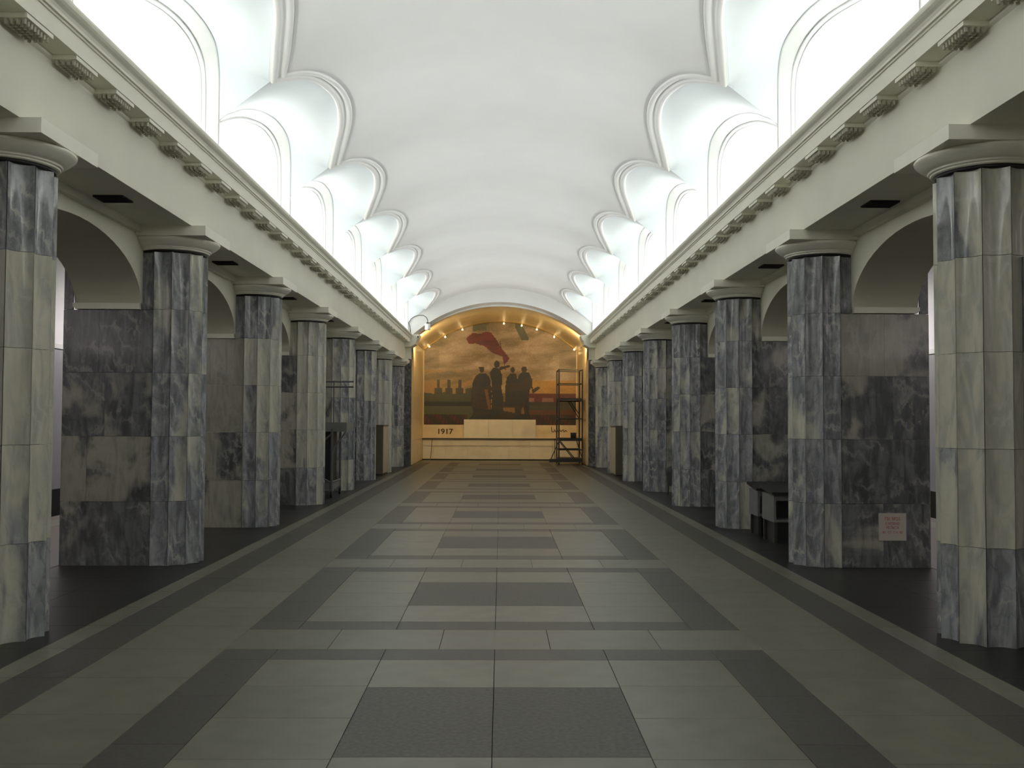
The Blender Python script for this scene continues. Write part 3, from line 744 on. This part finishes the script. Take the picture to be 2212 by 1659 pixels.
# small dark bin between the fourth and fifth right columns
t = empty('waste_bin', (3.80, 22.2, 0)); tag(t, 'small dark waste bin on thin legs behind fourth right column', 'bin')
MB().lathe([(0.13, 0.2), (0.16, 0.5), (0.16, 0.52), (0.145, 0.52), (0.12, 0.22)], 20).obj('body', steelD, t)
MB().lathe([(0.165, 0.52), (0.15, 0.58), (0.06, 0.62), (0, 0.625)], 20).obj('lid', blackm, t)
for a_ in range(3):
    an = a_ * 2 * PI / 3 + 0.4; MB().tube((0.12 * math.cos(an), 0.12 * math.sin(an), 0), (0.12 * math.cos(an), 0.12 * math.sin(an), 0.24), 0.012).obj('leg', blackm, t)

# sign on the pier behind the second right column
t = empty('wall_sign', (4.352, YK(1) - PS - 0.003, 0.45)); tag(t, 'small white sign with red lettering on pier beside second right column', 'sign')
MB().box(-0.152, 0.152, -0.006, 0.0, -0.15, 0.15).obj('plate', signw, t)
for s_, sz, z, sx in (('ПК №25', 0.052, 0.070, 1.0), ('К УРОВНЮ', 0.040, 0.022, 0.82), ('РЕЛЬСА', 0.042, -0.022, 0.95), ('М.  ОТ Т. К. 80', 0.036, -0.072, 1.05)):
    o = text('lettering', s_, sz, redink, t, (0.0, -0.0065, z), (PI / 2, 0, 0), ext=0.0005); o.scale = (sx * 0.88, 1, 1)

# camera and lamp on the left cornice return
t = empty('security_camera', (-2.86, 35.33, 4.50)); tag(t, 'small grey security camera fixed to left end of the cornice', 'camera')
MB().box(-0.045, 0.045, -0.02, 0.07, -0.045, 0.045).obj('housing', cream, t)
MB().tube((0, -0.035, 0), (0, 0.0, 0), 0.03, 14).obj('lens', blackm, t)
t = empty('hanging_lamp', (-2.515, 35.15, 4.73)); tag(t, 'white cylindrical lamp hanging from a thin curved arm', 'lamp')
MB().lathe([(0.0, 0.0), (0.085, 0.0), (0.095, 0.015), (0.095, 0.19), (0.08, 0.215), (0.0, 0.22)], 24).obj('lamp_body', whitep, t)
MB().lathe([(0.0, 0.22), (0.05, 0.22), (0.04, 0.26), (0.0, 0.27)], 16).obj('collar', steelD, t)
pts = [(0, 0.0, 0.26), (0.0, 0, 0.34), (-0.05, 0, 0.44), (-0.15, 0, 0.50), (-0.28, 0, 0.51), (-0.45, 0.0, 0.46), (-0.58, 0.02, 0.38), (-0.66, 0.05, 0.24), (-0.62, 0.12, 0.12), (-0.60, 0.2, -0.16)]
b = MB()
for p, q in zip(pts, pts[1:]): b.tube(p, q, 0.012, 8)
b.obj('curved_arm', steelD, t)

# ------------------------------------------------------------------ platforms beyond the passages
for s, nm in ((-1, 'left'), (1, 'right')):
    pf = struct(MB().box(s * 4.8, s * 7.3, YSTART, 41.1, -0.12, -0.002).obj('floor_platform_' + nm, pinkfloor))
    for y0, y1 in split(YSTART, 41.1, 40):
        MB().box(s * 6.6, s * 7.0, y0 + 0.004, y1 - 0.004, -0.03, 0.0).obj('platform_slab', granL, pf)
    wl = struct(MB().box(s * 9.2, s * 9.4, YSTART, 41.1, -1.2, 4.4).obj('wall_track_' + nm, lav))
    MB().box(s * 9.15, s * 9.2, YSTART, 41.1, -1.2, 0.15).obj('dark_base', blackm, wl)
    MB().box(s * 9.12, s * 9.2, YSTART, 41.1, 3.05, 3.15).obj('cornice_strip', plaster, wl)
    for y0, y1 in split(YSTART, 41.1, 36): MB().box(s * 9.16, s * 9.2, y0 + 0.003, y1 - 0.003, 0.15, 3.05).obj('dado_panel', dadom, wl)
    struct(MB().box(s * 7.3, s * 9.2, YSTART, 41.1, -1.3, -1.2).obj('floor_track_' + nm, blackm))
    rows = [[(s * (6.95 + 2.30 * math.cos(a)), y, 3.9 + 1.3 * math.sin(a)) for a in [PI * i / 24 for i in range(25)]] for y in (YSTART, 41.1)]
    struct(MB().grid(rows).obj('ceiling_platform_' + nm, plaster))
struct(MB().box(-9.4, 9.4, YSTART - 0.2, YSTART, -1.3, 6.4).obj('wall_back', cream))
struct(MB().box(-9.4, -3.4, 41.1, 41.3, -1.3, 6.4).obj('wall_platform_end_left', plaster))
struct(MB().box(3.4, 9.4, 41.1, 41.3, -1.3, 6.4).obj('wall_platform_end_right', plaster))
